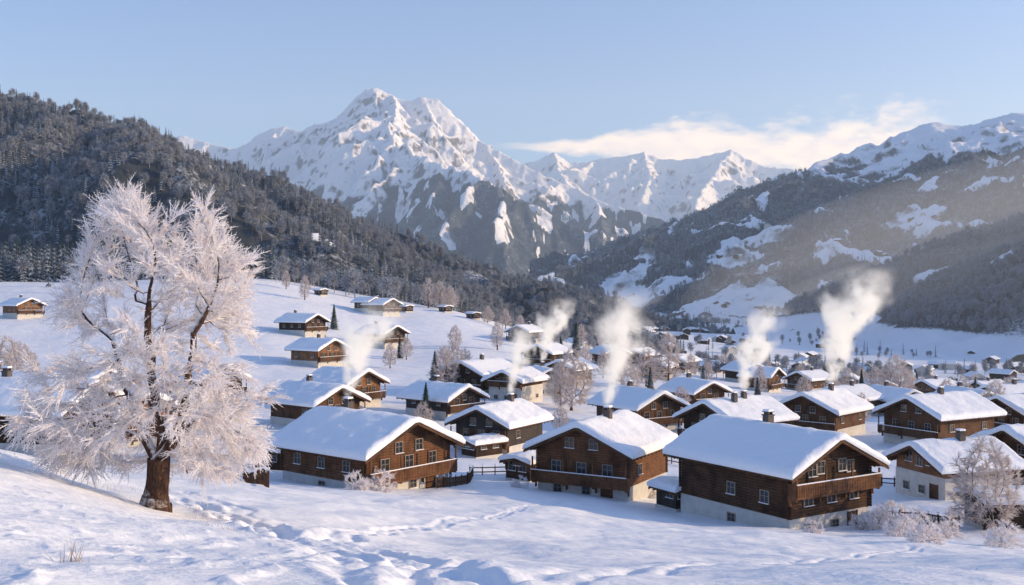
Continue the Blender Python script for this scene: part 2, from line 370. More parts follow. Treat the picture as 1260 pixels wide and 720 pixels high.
mainR=W([(1650,80,2800),(1500,100,2900),(1400,115,2950),(1320,128,3000),(1262,135,3050),(1238,137,3080),(1215,143,3110),(1195,151,3140),(1175,152,3180),(1150,147,3220),(1132,150,3250),(1112,160,3300),(1085,176,3380),(1060,190,3450),(1030,199,3550),(1000,207,3650),(975,218,3750),(940,238,3850),(900,259,3980),(850,282,4150),(800,310,4350),(760,332,4550),(725,350,4750),(690,366,5000),(660,380,5200)])
mainR=[(a,b,c-6) for a,b,c in mainR]
XR,YR,ZR=mountain(60,4300,1500,5700,10,[mainR],[],0.52,0.27,300,-70,22,210,16,47,fine=9)
tlr=sst(375+70*fbm(XR/300,YR/300,4,62)-ZR+np.clip((1000-XR)*0.10,0,110),-25,25)
foR=tlr*np.clip(1.05+0.4*fbm(XR/200,YR/200,3,95),0.15,1)*(1-0.95*sst(fbm(XR/90,YR/130,4,73),0.42,0.54))
clR=[(1118,272,75,70),(1070,322,130,55),(915,298,95,75),(905,318,60,55),(930,372,120,50),(870,376,130,70),(790,368,100,110),(760,358,70,70),(820,346,45,40),(700,372,100,120),(640,352,90,90),(1215,225,45,35)]
foR=clear(foR,XR,YR,ZR,clR)
foR=foR*sst(ZR-H0(XR.ravel(),YR.ravel()).reshape(XR.shape),2,20)
M_r=m_mount('forest_slope_right',forestc=(0.040,0.048,0.055),frosty=(0.38,0.40,0.43),fine=0.03,fs=0.02,sl=(0.58,0.80),bd=5.0)
addmount('right_forested_mountain',XR,YR,ZR,foR,M_r)
mainQ=W([(1750,150,1250),(1550,190,1400),(1400,222,1500),(1330,243,1560),(1262,266,1620),(1220,280,1660),(1180,296,1700),(1140,315,1750),(1100,332,1800),(1060,350,1850),(1020,372,1880),(985,392,1900),(960,408,1900)])
XQ,YQ,ZQ=mountain(300,1900,950,2300,7,[mainQ],[],0.5,0.28,150,-80,9,100,9,53)
foQ=np.clip(1.0+0.45*fbm(XQ/90,YQ/90,3,99),0.2,1)*sst(ZQ-H0(XQ.ravel(),YQ.ravel()).reshape(XQ.shape),16,30)
foQ=clear(foQ,XQ,YQ,ZQ,[(1160,335,45,16),(1225,320,30,14)])
addmount('right_forested_foothill',XQ,YQ,ZQ,foQ,M_l)
print('mount',time.time()-T0)

# ------------------------------------------------------------ trees
def frames(d):
    a=np.where(np.abs(d[:,2:3])<0.9,np.array([[0,0,1.]]),np.array([[1.,0,0]])); s=np.cross(d,a); s/=np.linalg.norm(s,axis=1,keepdims=True)+1e-9
    return s,np.cross(d,s)
def blades(o,d,l,w):
    s,t=frames(d); n=len(o); w=w[:,None]
    V=np.stack([o+s*w,o-s*w,o+t*w,o-t*w,o+d*l[:,None]],1).reshape(-1,3); i=np.arange(n)[:,None]*5
    Fc=np.stack([i+np.array([[0,1,4]]),i+np.array([[2,3,4]])],1).reshape(-1,3); return V,Fc
def tubes(a,b,ra,rb,k=6):
    d=b-a; L=np.linalg.norm(d,axis=1,keepdims=True)+1e-9; d=d/L; s,t=frames(d); th=np.arange(k)*2*np.pi/k
    c=np.cos(th)[None,:,None]; sn=np.sin(th)[None,:,None]; ring=s[:,None]*c+t[:,None]*sn
    V=np.concatenate([a[:,None]+ring*ra[:,None,None]-d[:,None]*0.2*ra[:,None,None],b[:,None]+ring*rb[:,None,None]+d[:,None]*0.2*rb[:,None,None]],1).reshape(-1,3)
    i=(np.arange(len(a))*2*k)[:,None]; j=np.arange(k)[None]; jn=(j+1)%k
    Fc=np.stack([i+j,i+jn,i+k+jn,i+k+j],-1).reshape(-1,4); return V,Fc
def unit(v): return v/(np.linalg.norm(v,axis=-1,keepdims=True)+1e-9)
def grow(attr,nodes,par,step,kill,infl,rg,iters=120,up=0.0):
    N=[np.array(n,float) for n in nodes]; Pn=list(par); arr=np.array(N)
    D=np.linalg.norm(attr[:,None]-arr[None],axis=2); near=D.argmin(1); dist=D.min(1)
    for it in range(iters):
        if len(attr)==0: break
        act=dist<infl
        if not act.any(): act=dist<=dist.min()+0.5
        idx=near[act]; u,inv=np.unique(idx,return_inverse=True); arr=np.array(N)
        dv=unit(attr[act]-arr[idx]); acc=np.zeros((len(u),3)); np.add.at(acc,inv,dv); acc=unit(acc+rg.normal(0,.25,acc.shape)); acc[:,2]+=up
        new=arr[u]+unit(acc)*step; st=len(N)
        for q,p in zip(new,u): N.append(q); Pn.append(int(p))
        D=np.linalg.norm(attr[:,None]-new[None],axis=2); m=D.min(1); am=D.argmin(1); b=m<dist
        near[b]=am[b]+st; dist[b]=m[b]
        k=dist>kill; attr=attr[k]; near=near[k]; dist=dist[k]
        if len(N)>9000: break
    return np.array(N),np.array(Pn)
def radii(N,Pn,tip,p,base_r,ex):
    s=np.zeros(len(N)); ch=np.zeros(len(N),int)
    for i in range(len(N)-1,0,-1):
        if s[i]==0: s[i]=tip**p
        s[Pn[i]]+=s[i]; ch[Pn[i]]+=1
    r=s**(1/p); r[0]=max(r[0],1e-4)
    q=np.clip((r-tip)/(r[0]-tip),0,1)**ex
    r=tip+q*(base_r-tip)
    return r,ch
def frosted(name,Hh,prof,n_attr,step,kill,infl,base_r,trunk,seed,tip,spike,per,side,bw,thin,dth=-.10,clump=0.9,core=0.0,ex=1.45,low=(.24,.45),bmax=None):
    rg=np.random.default_rng(seed); hs=np.array([p[0] for p in prof])*Hh; rs=np.array([p[1] for p in prof])
    A=[]
    while len(A)<n_attr:
        h=rg.uniform(hs[0],hs[-1],4000); r=np.interp(h,hs,rs); th=rg.uniform(0,2*np.pi,4000)
        lob=1+0.14*np.sin(th*3+h*0.9+seed)+0.10*np.sin(th*5-h*1.7)
        q=np.sqrt(rg.random(4000)); q=q**0.75
        x=q*r*lob*np.cos(th); y=q*r*lob*np.sin(th)
        dens=pn(x*clump+seed,h*clump+y*0.45*clump,7)+0.35*pn(x*2,h*2+y,8)
        ok=(dens>dth)&(rg.random(4000)<r/rs.max()+.1)&~((h<Hh*low[0])&(q<low[1]))
        A+=list(np.stack([x,y,h],1)[ok])
    A=np.array(A[:n_attr]); N,Pn=grow(A,trunk[0],trunk[1],step,kill,infl,rg)
    r,ch=radii(N,Pn,tip,2.35,base_r,ex)
    a=Pn[1:]; b=np.arange(1,len(N)); dirs=unit(N[b]-N[a])
    thick=r[b]>thin
    fl=1+.55*np.clip(1-N[:,2]/.7,0,1)**2
    V1,F1=tubes(N[a][thick],N[b][thick],(np.minimum(r[a],r[b]*1.35)*fl[a])[thick],(r[b]*fl[b])[thick],8)
    V2,F2=tubes(N[a][~thick],N[b][~thick],r[b][~thick]*1.1+bw*.4,r[b][~thick]+bw*.4,4)
    rho=np.hypot(N[b][:,0],N[b][:,1])/np.maximum(np.interp(N[b][:,2],hs,rs),.3)
    keep=rg.random(len(b))<np.clip(1-core+core*1.8*rho,0,1)
    fine=np.where((r[b]<(bmax or thin*1.3))&keep)[0]; src=np.repeat(fine,per); o=N[b[src]]; dd=dirs[src]
    cen=np.array([0,0,Hh*0.42]); out=unit(o-cen)
    d=unit(dd*1.0+out*0.65+rg.normal(0,.42,o.shape)+np.array([0,0,0.0]))
    o=o-dirs[src]*step*rg.random((len(o),1)); L=spike*rg.uniform(.45,1.15,len(o))
    Vs=[];Fs=[];off=0
    def add(V,Fc):
        nonlocal off
        Vs.append(V);Fs.append(Fc+off);off+=len(V)
    mid=o+d*(L*0.5)[:,None]; d2=unit(d+np.array([0,0,-0.22])+rg.normal(0,.08,d.shape))
    add(*blades(o,d,L*0.62,np.full(len(o),bw))); add(*blades(mid,d2,L*0.6,np.full(len(o),bw*.9)))
    for k in range(side):
        f=(k+0.7+rg.random(len(o))*.5)/(side+0.5); pt=np.where(f[:,None]<.5,o+d*(L*f)[:,None],mid+d2*(L*(f-.5))[:,None])
        s,t=frames(d); an=rg.uniform(0,2*np.pi,len(o))[:,None]; lat=s*np.cos(an)+t*np.sin(an)
        sd=unit(d*0.9+lat*0.85); add(*blades(pt,sd,L*0.30*(1.25-f),np.full(len(o),bw*.75)))
    tri=np.concatenate([F2[:,[0,1,2]],F2[:,[0,2,3]]])
    add(V2,tri)
    m1=npmesh(name+'_branches',V1,F1); m2=npmesh(name+'_frost',np.concatenate(Vs),np.concatenate(Fs),False)
    return m1,m2
def place_tree(name,meshes,loc,rot=0,scale=1,mats=(None,None)):
    e=empty(name,loc,rot,scale); addobj('trunk_and_branches',meshes[0],mats[0],e); addobj('frosted_twigs',meshes[1],mats[1],e); return e
tr=([(0,0,-0.4),(0,0,0),(0.03,0,0.3),(0.07,0,0.6),(0.1,0.02,0.9),(0.12,0,1.2),(.13,0,1.45),
     (-0.08,0.05,1.7),(-0.28,0.1,2.05),(-0.42,0.05,2.45),(-0.62,0,2.9),(-0.76,0,3.4),(-1.0,0,3.9),(-1.1,0,4.5),(-1.3,.1,5.1),
     (0.2,0,1.8),(0.25,-.05,2.2),(0.16,-.1,2.6),(0.05,-.1,3.05),(0.02,0,3.5),(-0.1,0,4.0),(-0.08,0,4.6),(-.22,0.05,5.2),(-.2,0,5.8),
     (0.38,-0.05,1.75),(0.62,-0.1,2.1),(.8,-.1,2.55),(0.9,-0.1,3.0),(1.05,-.1,3.5),(1.05,-.1,4.1),(1.2,-.1,4.7),(1.18,0,5.3),
     (-.5,-.1,2.2),(-.95,-.2,2.45),(-1.4,-.2,2.6),(1.0,-.2,2.5),(1.5,-.2,2.8)],
    [-1,0,1,2,3,4,5, 6,7,8,9,10,11,12,13, 6,15,16,17,18,19,20,21,22, 6,24,25,26,27,28,29,30, 8,32,33,25,35])
tx,ty,tz=P(190,629,30); tz=HZ(tx,ty)
hero=frosted('frosted_tree',9.9,[(0.10,2.6),(0.16,3.15),(0.25,3.35),(0.35,3.4),(0.45,3.15),(0.55,2.95),(0.64,2.8),(0.72,2.6),(0.8,2.3),(0.87,1.9),(0.93,1.4),(0.975,0.7)],
   2250,0.2,0.26,1.6,0.35,tr,6,0.007,0.66,5,9,0.0145,0.0125,-.03,.62,.60,1.5,(.30,.5),.026)
print('hero',len(hero[1].polygons),time.time()-T0)
place_tree('frosted_tree',hero,(tx,ty,tz),0.0,1,(M_bark,M_frost))
def simple_trunk(h): return ([(0,0,-.5),(0,0,0),(0,0,h*.5),(0.03,0,h)],[-1,0,1,2])
mids=[]
for s,pr in ((1,[(0.15,1.6),(0.3,2.6),(0.5,2.8),(0.7,2.3),(0.88,1.4),(0.98,.4)]),(2,[(0.12,1.2),(0.3,1.9),(0.5,2.1),(0.7,1.8),(0.88,1.1),(0.98,.3)]),(3,[(0.1,2.2),(0.3,3.6),(0.5,3.7),(0.7,2.9),(0.88,1.7),(0.98,.5)])):
    mids.append(frosted('frosted_birch_%d'%s,10,pr,520,0.38,0.42,3,0.2,simple_trunk(1.6),s,0.012,0.95,6,6,0.024,0.03,-.1,core=.5))
bush=frosted('frosted_bush',2,[(0.05,1.3),(0.4,1.5),(0.8,1.0),(0.98,.3)],240,0.2,0.2,2,0.05,([(0,0,-.3),(0,0,0.1)],[-1,0]),9,0.008,0.45,6,5,0.022,0.012)
print('mid trees',time.time()-T0)
MM=(M_bark,M_frost2)
def ft(px,D,h,k=None,name='frosted_birch_tree'):
    x=D*(px-630)/F; k=random.randrange(3) if k is None else k
    place_tree(name,mids[k],(x,D,HZ(x,D)-.1),random.uniform(0,6),h/10,MM)
for a in [(375,440,11,1),(352,470,9,1),(546,205,10.5,0),(558,215,11,1),(572,225,9,0),(527,485,15,1),(541,487,14,1),(554,489,12,0),(703,192,12,2),(690,200,9,0),(822,252,15,1),(795,258,10,2),(612,335,10,1),
          (1102,262,13,2),(1078,270,10,0),(1185,255,8,0),(1213,80,7.6,2),(1042,300,9,0),(984,330,9,0),(870,300,7,0),(742,280,8,1),(1165,270,7,2),(640,430,8,0),(660,432,7,0),(684,440,8,1),(622,440,9,0),(600,450,8,2),(905,340,8,0),(1240,240,8,0),(10,150,12,2),(28,210,9,2),(290,460,10,1),(720,300,8,0),(760,305,9,2),(772,230,9,2),(500,300,7,0),(1135,320,8,0),
          (890,420,9,0),(945,430,9,2),(1010,400,8,0),(1060,380,9,2),(1120,390,9,0),(1200,380,9,2),(1245,330,8,0),(800,420,9,0),(770,440,9,2),(715,450,10,0),(740,470,9,1),(1225,190,8,0),(838,190,6,0),(1060,190,6,0),(520,150,5,2),(690,160,5,0),(990,240,7,0),(935,270,8,1),(1025,255,8,0),(850,330,8,0),(480,270,7,0),(560,330,8,0)]:
    ft(*a)
for (px,py,s) in [(452,601,1.25),(470,604,0.9),(438,603,0.8),(1085,650,1.0),(1110,660,.8),(1140,668,.7),(1062,652,.7),(1182,640,.8),(640,600,.6),(800,612,.7),(1235,672,.8),(1000,656,.5),(1125,655,.9),(1165,662,.8),(1098,642,.9)]:
    x,y,z=cast(px,py); e=empty('frosted_bush',(x,y,z-.1),random.uniform(0,6),s); addobj('stems',bush[0],M_bark,e); addobj('frosted_twigs',bush[1],M_frost,e)
def spruce(levels,nb,segs,seed,Hh=10,rad=2.3,jag=.3,tw=0.5):
    rg=random.Random(seed); V=[];Fc=[]
    def quad(a,b,c,d): n=len(V); V.extend([a,b,c,d]); Fc.append((n,n+1,n+2,n+3))
    k=6
    for i in range(k):
        a=2*math.pi*i/k; b=2*math.pi*(i+1)/k; r=.16
        quad((r*math.cos(a),r*math.sin(a),-.5),(r*math.cos(b),r*math.sin(b),-.5),(0.02*math.cos(b),.02*math.sin(b),Hh),(.02*math.cos(a),.02*math.sin(a),Hh))
    for l in range(levels):
        f=l/levels; z=Hh*(0.07+0.91*f**0.95); r=rad*(1-f)**0.85+.12
        for j in range(nb):
            an=2*math.pi*(j+rg.random()*.7+.5*(l%2))/nb; rr=r*rg.uniform(1-jag,1.1); w=tw*rr*2*math.pi/nb*1.15
            ca,sa=math.cos(an),math.sin(an); pts=[]
            for s in range(segs+1):
                t=s/segs; ww=w*(math.sin(math.pi*min(1,.18+.82*t))**.8)*(1 if s<segs else .05)+.02
                zz=z+rr*(0.10-0.55*t+0.12*t*t)+Hh*0.035*(1-t); pts.append(((ca*rr*t,sa*rr*t,zz),ww))
            for s in range(segs):
                (p,w0),(q,w1)=pts[s],pts[s+1]; dz=-.3
                for sd in (1,-1):
                    quad(p,(p[0]-sa*w0*sd,p[1]+ca*w0*sd,p[2]+dz*w0),(q[0]-sa*w1*sd,q[1]+ca*w1*sd,q[2]+dz*w1),q)
    return npmesh('spruce',np.array(V),np.array(Fc),False)
sp_hi=spruce(22,12,4,1,10,2.2); sp_lo=spruce(9,7,1,2,10,1.9,.35,.62); sp_lo2=spruce(8,6,1,5,10,1.55,.4,.62)
for a in [(411,360,9.5),(535,205,9.5),(524,165,6.6),(709,330,13),(518,190,5),(1060,300,9),(800,250,6),(932,240,6),(492,305,7),(1015,395,11),(1024,400,10),(1034,402,9),(1128,420,10),(865,260,7),(1200,300,8),(690,330,8)]:
    px,D,h=a; x=D*(px-630)/F; addobj('spruce_tree',sp_hi,M_needle,loc=(x,D,HZ(x,D)-.1),rot=random.uniform(0,6),scale=h/10)
x=430*(95-630)/F; pr1=addobj('forest_spruce_tree',sp_lo,M_needlef,loc=(x,430,HZ(x,430)),scale=1.3)
x=455*(60-630)/F; pr2=addobj('forest_spruce_tree',sp_lo2,M_needlef,loc=(x,455,HZ(x,455)),scale=1.3)
rg=np.random.default_rng(77); n=260; d=unit(rg.normal(0,1,(n,3))*np.array([1,1,1.2])); o=np.array([0,0,5.8])+d*rg.uniform(.2,2.0,(n,1))*np.array([1,1,1.5])
V,Fc=blades(o,unit(d+rg.normal(0,.4,d.shape)+np.array([0,0,.3])),rg.uniform(.8,1.8,n),np.full(n,.16)); V2,F2=tubes(np.array([[0,0,-1.]]),np.array([[0,0,6.]]),np.array([.2]),np.array([.08]),5)
tri=np.concatenate([F2[:,[0,1,2]],F2[:,[0,2,3]]])+len(V); decid=npmesh('deciduous',np.concatenate([V,V2]),np.concatenate([Fc,tri]),False)
x=470*(250-630)/F; pr3=addobj('forest_birch_tree',decid,M_frostf,loc=(x,470,HZ(x,470)),scale=1.0)
def gn_forest(name,pts,proto,smin,smax,seed):
    me=bpy.data.meshes.new(name); me.vertices.add(len(pts)); me.vertices.foreach_set('co',np.asarray(pts,dtype=np.float32).ravel()); me.update()
    o=addobj(name,me); g=bpy.data.node_groups.new(name,'GeometryNodeTree')
    g.interface.new_socket('Geometry',in_out='INPUT',socket_type='NodeSocketGeometry'); g.interface.new_socket('Geometry',in_out='OUTPUT',socket_type='NodeSocketGeometry')
    N=g.nodes; L=g.links; i=N.new('NodeGroupInput'); ou=N.new('NodeGroupOutput'); ip=N.new('GeometryNodeInstanceOnPoints'); oi=N.new('GeometryNodeObjectInfo')
    oi.inputs['Object'].default_value=proto; oi.transform_space='ORIGINAL'; oi.inputs['As Instance'].default_value=True
    r=N.new('FunctionNodeRandomValue'); r.data_type='FLOAT'; r.inputs[2].default_value=smin; r.inputs[3].default_value=smax; r.inputs['Seed'].default_value=seed
    r2=N.new('FunctionNodeRandomValue'); r2.data_type='FLOAT_VECTOR'; r2.inputs[0].default_value=(-.04,-.04,0); r2.inputs[1].default_value=(.04,.04,6.28); r2.inputs['Seed'].default_value=seed+1
    L.new(i.outputs[0],ip.inputs['Points']); L.new(oi.outputs['Geometry'],ip.inputs['Instance']); L.new(r.outputs[1],ip.inputs['Scale']); L.new(r2.outputs[0],ip.inputs['Rotation']); L.new(ip.outputs[0],ou.inputs[0])
    md=o.modifiers.new('scatter','NODES'); md.node_group=g; return o
def scat(X,Y,Z,prob,n,rg,cond=None):
    ny,nx=X.shape; i=rg.random(n)*(nx-1.001); j=rg.random(n)*(ny-1.001); i0=i.astype(int); j0=j.astype(int); fi=i-i0; fj=j-j0
    b=lambda A:(A[j0,i0]*(1-fi)+A[j0,i0+1]*fi)*(1-fj)+(A[j0+1,i0]*(1-fi)+A[j0+1,i0+1]*fi)*fj
    x,y,z,p=b(X),b(Y),b(Z),b(prob); ok=(p>0.5)&(rg.random(n)<np.clip(p*1.3,0,1)); g=H0(x,y); ok&=z>g-1
    ok&=np.abs(x/y)<0.75
    return np.stack([x,y,z-.3],1)[ok]
rg=np.random.default_rng(5)
a=scat(XL,YL,ZL,foL,100000,rg); k=rg.random(len(a)); fr_=fbm(a[:,0]/90,a[:,1]/90,3,33)
con=(k<0.50+fr_*.9); pc=a[con]; print('left trees',len(a))
gn_forest('conifer_forest',pc[::2],pr1,.75,1.5,1); gn_forest('conifer_forest',pc[1::2],pr2,.7,1.5,2); gn_forest('frosted_birch_forest',a[~con],pr3,.8,1.3,3)
a=scat(XR,YR,ZR,foR,100000,rg); k=rg.random(len(a)); print('right trees',len(a))
gn_forest('conifer_forest',a[k<.42],pr1,1.0,1.8,4); gn_forest('conifer_forest',a[(k>=.42)&(k<.65)],pr2,1.0,1.8,5); gn_forest('frosted_birch_forest',a[k>=.65],pr3,1.1,1.7,6)
a=scat(XQ,YQ,ZQ,foQ,46000,rg); k=rg.random(len(a)); print('foothill trees',len(a))
gn_forest('conifer_forest',a[k<.30],pr1,.9,1.5,7); gn_forest('frosted_birch_forest',a[k>=.30],pr3,1.0,1.7,8)
def pxpts(n,pa,pb,Da,Db,f=None):
    px=rg.uniform(pa,pb,n); D=rg.uniform(Da,Db,n); x=D*(px-630)/F; z=H0(x,D); p=np.stack([x,D,z-.3],1)
    return p if f is None else p[f(px,D,x)]
nf=pxpts(1900,-250,340,485,600,lambda px,D,x: (D>490+np.clip(px,0,400)*.12+25*pn(x/30,D/30,3)))
nf2=pxpts(350,330,560,560,760)
nf=np.concatenate([nf,nf2]); gn_forest('conifer_forest',nf[::2],pr1,1.0,2.3,9); gn_forest('conifer_forest',nf[1::2],pr2,1.0,2.3,10)
gn_forest('frosted_birch_forest',pxpts(700,-200,720,490,800,lambda px,D,x:px<560),pr3,.9,1.6,14)
v1=pxpts(9000,600,1500,620,2600,lambda px,D,x: fbm(x/120,D/160,3,44)>0.20)
v1=v1[rg.random(len(v1))<.8]
gn_forest('frosted_birch_forest',v1[::2],pr3,.6,1.3,11); gn_forest('conifer_forest',v1[1::3],pr2,.7,1.5,12)
gn_forest('frosted_birch_forest',pxpts(260,620,1350,330,480,lambda px,D,x: fbm(x/50,D/50,2,48)>0.0),pr3,.5,.95,13)
print('forest',time.time()-T0)

# ------------------------------------------------------------ chalets
def roofsnow(W_,L_,zr,tan,th,seed,nx=22,ny=22):
    e=[(0,0,0.0),(-.07,0,.35),(-.07,0,.7),(0.03,0,.92),(.2,0,1.0)]
    def axis(h,n):
        a=[(-h+d_,f) for d_,_,f in e]; inner=[(u,1.0) for u in np.linspace(-h+.5,h-.5,n)]; return a+inner+[(-u,f) for u,f in reversed(a)]
    ax=axis(W_,nx); ay=axis(L_,ny); mb=MB(); m=len(ay)
    X_=np.array([a[0] for a in ax]); FX=np.array([a[1] for a in ax]); Y_=np.array([a[0] for a in ay]); FY=np.array([a[1] for a in ay])
    XX,YY=np.meshgrid(X_,Y_,indexing='ij'); Fm=np.minimum(FX[:,None],FY[None])
    xr=np.sqrt(XX*XX+.16)-0.4+.0; xr=np.where(Fm<1,np.abs(XX),xr+0.05)
    xr=np.minimum(xr,W_)
    nz=.15*fbm(XX/1.8+seed,YY/1.8,3,seed)+0.05*np.clip(np.abs(XX)/W_,0,1)
    wob=.11*pn(XX*1.3+seed,YY*1.3,2); ZZ=zr-xr*tan+Fm*(th+nz)
    edge=(Fm<1)&(Fm>0); XX=XX+np.where(edge,wob,0)
    mb.v=[tuple(p) for p in np.stack([XX,YY,ZZ],-1).reshape(-1,3)]
    mb.f=[tuple(int(k) for k in f) for f in gridfaces(len(ax),m)[:,::-1]]
    return mb
cid=[0]
def chalet(px,D,W_,L_,rr,he=4.6,hb=1.7,wood=W_mid,logs=False,pitch=24,oh=1.05,of=1.2,balc=True,snow=.52,chim=1,name='wooden_chalet',dz=0,log=L_mid,det=1):
    cid[0]+=1; sd=cid[0]; rg=random.Random(sd*13)
    x=D*(px-630)/F; az=math.degrees(math.atan2(x,D)); rot=math.radians(rr-az); z=HZ(x,D)+dz
    E=empty(name,(x,D,z),rot); tan=math.tan(math.radians(pitch)); hw=W_/2; hl=L_/2; zr=he+hw*tan
    b=MB(); b.box(-hw-.06,hw+.06,-hl-.06,hl+.06,-4,hb); b.obj('stone_base',M_plaster,E)
    w=MB(); w.prism([(-hw,hb),(hw,hb),(hw,he),(0,zr),(-hw,he)],-hl,hl); w.obj('walls',wood,E)
    if logs:
        g=MB(); hh=.24; zz=hb+.02; k=0
        while zz+hh<zr-.1:
            def half(z_): return hw if z_<=he else hw*(1-(z_-he)/(zr-he))
            for s in (-1,1):
                a_=half(zz); c_=half(zz+hh-.03); ex=.28 if zz+hh<he+.05 else -.02
                y0=s*hl; y1=s*(hl+.085); lo,hi=min(y0,y1),max(y0,y1)
                g.prism([(-a_-ex,zz),(a_+ex,zz),(c_+ex,zz+hh-.035),(-c_-ex,zz+hh-.035)],lo,hi)
            if zz+hh<he:
                for s in (-1,1):
                    x0=s*hw; x1=s*(hw+.085)
                    g.box(x0,x1,-hl-.30,hl+.30,zz+.012,zz+hh-.025)
            zz+=hh; k+=1
        g.obj('timber_logs',log,E)
    dd=.09 if logs else 0.0
    r=MB(); hr=hw+oh; t0=.16; hy=hl+of
    for s in (-1,1):
        pts=[(0,zr+.02),(s*hr,zr+.02-hr*tan),(s*hr,zr+.02-hr*tan+t0),(0,zr+.02+t0)]
        if s<0: pts=pts[::-1]
        r.prism(pts,-hy,hy)
    r.obj('roof',W_trim,E)
    tb=MB()
    for xx in ([0,-hw,hw,-hw*.5,hw*.5]):
        zt=zr-abs(xx)*tan-.0; tb.box(xx-.1,xx+.1,-hy+.12,-hl-.1,zt-.30,zt-.03); tb.box(xx-.1,xx+.1,hl+.1,hy-.12,zt-.30,zt-.03)
    for s in (-1,1):
        for e in (-1,1):
            y0=e*(hy+.003); y1=e*(hy+.06); pts=[(s*.01,zr-.14),(s*(hr+.02),zr-.14-hr*tan),(s*(hr+.02),zr+.10-hr*tan),(s*.01,zr+.10)]
            if s<0: pts=pts[::-1]
            tb.prism(pts,min(y0,y1),max(y0,y1))
    if det:
        nr=int(L_/0.9)
        for i in range(nr+1):
            y=-hl+.1+i*(L_-.2)/nr
            for s in (-1,1):
                x0=hw+.1; x1=hr-.05; pts=[(s*x0,zr-.16-x0*tan),(s*x1,zr-.16-x1*tan),(s*x1,zr+.0-x1*tan),(s*x0,zr+.0-x0*tan)]
                if s<0: pts=pts[::-1]
                tb.prism(pts,y-.06,y+.06)
    tb.obj('roof_timbers',W_trim,E)
    roofsnow(hr+.05,hy+.08,zr+t0+.03,tan,snow,sd,14 if D>200 else 24,10 if D>200 else 20).obj('roof_snow',M_rsnow,E,smooth=True)
    fm=MB(); gl=MB(); sh=MB(); sl=MB()
    def fb(m,face,u0,u1,z0,z1,d0,d1):
        if face=='F': m.box(u0,u1,-hl-d1,-hl-d0,z0,z1)
        if face=='B': m.box(u0,u1,hl+d0,hl+d1,z0,z1)
        if face=='R': m.box(hw+d0,hw+d1,u0,u1,z0,z1)
        if face=='L': m.box(-hw-d1,-hw-d0,u0,u1,z0,z1)
    def win(face,u,z_,ww=.95,wh=1.05,shut=False,base_=False):
        d=.06 if base_ else dd; f=.065
        fb(gl,face,u-ww/2+.02,u+ww/2-.02,z_+.02,z_+wh-.02,d-.02,d+.03)
        for (a_,b_,c_,e_) in ((u-ww/2-f,u-ww/2,z_-f,z_+wh+f),(u+ww/2,u+ww/2+f,z_-f,z_+wh+f)): fb(fm,face,a_,b_,c_,e_,d-.01,d+.10)
        for (c_,e_) in ((z_-f,z_),(z_+wh,z_+wh+f)): fb(fm,face,u-ww/2,u+ww/2,c_,e_,d-.01,d+.095)
        fb(fm,face,u-.022,u+.022,z_,z_+wh,d+.031,d+.07); fb(fm,face,u-ww/2,u-.023,z_+wh*.55,z_+wh*.55+.035,d+.031,d+.065); fb(fm,face,u+.023,u+ww/2,z_+wh*.55,z_+wh*.55+.035,d+.031,d+.065)
        fb(sl,face,u-ww/2-.12,u+ww/2+.12,z_-f-.001,z_-f+.05,d+.101,d+.2)
        if shut:
            for s in (-1,1): fb(sh,face,u+s*(ww/2+f+.28)-.26,u+s*(ww/2+f+.28)+.26,z_-.05,z_+wh+.05,d+.002,d+.06)
    n=3 if W_>8 else 2; z1=hb+.95; fl2=he>5.3
    for i in range(n):
        u=(-1+2*(i+.5)/n)*(hw*.86); win('F',u,z1,shut=(sd%2==0)); win('B',u,z1)
    for u in ((-1.3,1.3) if W_>8 else (0,)): win('F',u,z1+2.45 if z1+2.45+1.3<zr-abs(u)*tan else he-.3,.85,.95)
    if fl2:
        for i in (0,n-1): u=(-1+2*(i+.5)/n)*(hw*.8); win('F',u*.9,z1+2.3,.85,.9)
    nl=max(2,int(L_/3.2))
    for i in range(nl):
        u=(-1+2*(i+.5)/nl)*hl*.9
        if rg.random()<.3 and i: continue
        for fc in 'LR': win(fc,u,z1 if i%2==0 or he<4.9 else z1+.1,.85,.95)
        if hb>1.5 and i%2==1:
            for fc in 'LR': win(fc,u,.55,.8,.7,base_=True)
    if hb>1.5:
        win('F',-hw*.55,.55,.8,.75,base_=True); win('F',hw*.1,.55,.8,.75,base_=True)
        dr=MB(); fb(dr,'F',hw*.45,hw*.45+1.0,-.3,min(1.75,hb),.06,.12); fb(dr,'F',hw*.45-.12,hw*.45,-.3,min(1.8,hb),.06,.15); fb(dr,'F',hw*.45+1.0,hw*.45+1.12,-.3,min(1.8,hb),.06,.15); dr.obj('door',W_mid,E)
    gl.obj('window_glass',M_glass,E); fm.obj('window_frames',M_frame,E); sl.obj('window_sills_snow',M_rsnow,E)
    if sh.v: sh.obj('shutters',W_trim,E)
    if balc:
        bl=MB(); zb=hb+.05 if not fl2 else hb+1.9; dp=1.05; y0=-hl-dp; y1=-hl-dd-.003
        bl.box(-hw-.3,hw+.3,y0,y1,zb-.16,zb); bl.box(-hw-.32,hw+.32,y0-.05,y0+.05,zb+.92,zb+1.02); bl.box(-hw-.30,hw+.30,y0-.03,y0+.03,zb+.12,zb+.2)
        nb=int((W_+.6)/.2)
        for i in range(nb): 
            u=-hw-.28+i*(W_+.56)/nb; bl.box(u,u+.15,y0-.055,y0-.032,zb+.0,zb+.91)
        for s in (-1,1):
            bl.box(s*(hw+.3)-.04,s*(hw+.3)+.04,y0+.06,y1,zb+.92,zb+1.01)
            nn=5
            for i in range(nn): u=y0+.1+i*(dp-.25)/nn; bl.box(s*(hw+.3)-.02,s*(hw+.3)+.02,u,u+.15,zb+.0,zb+.91)
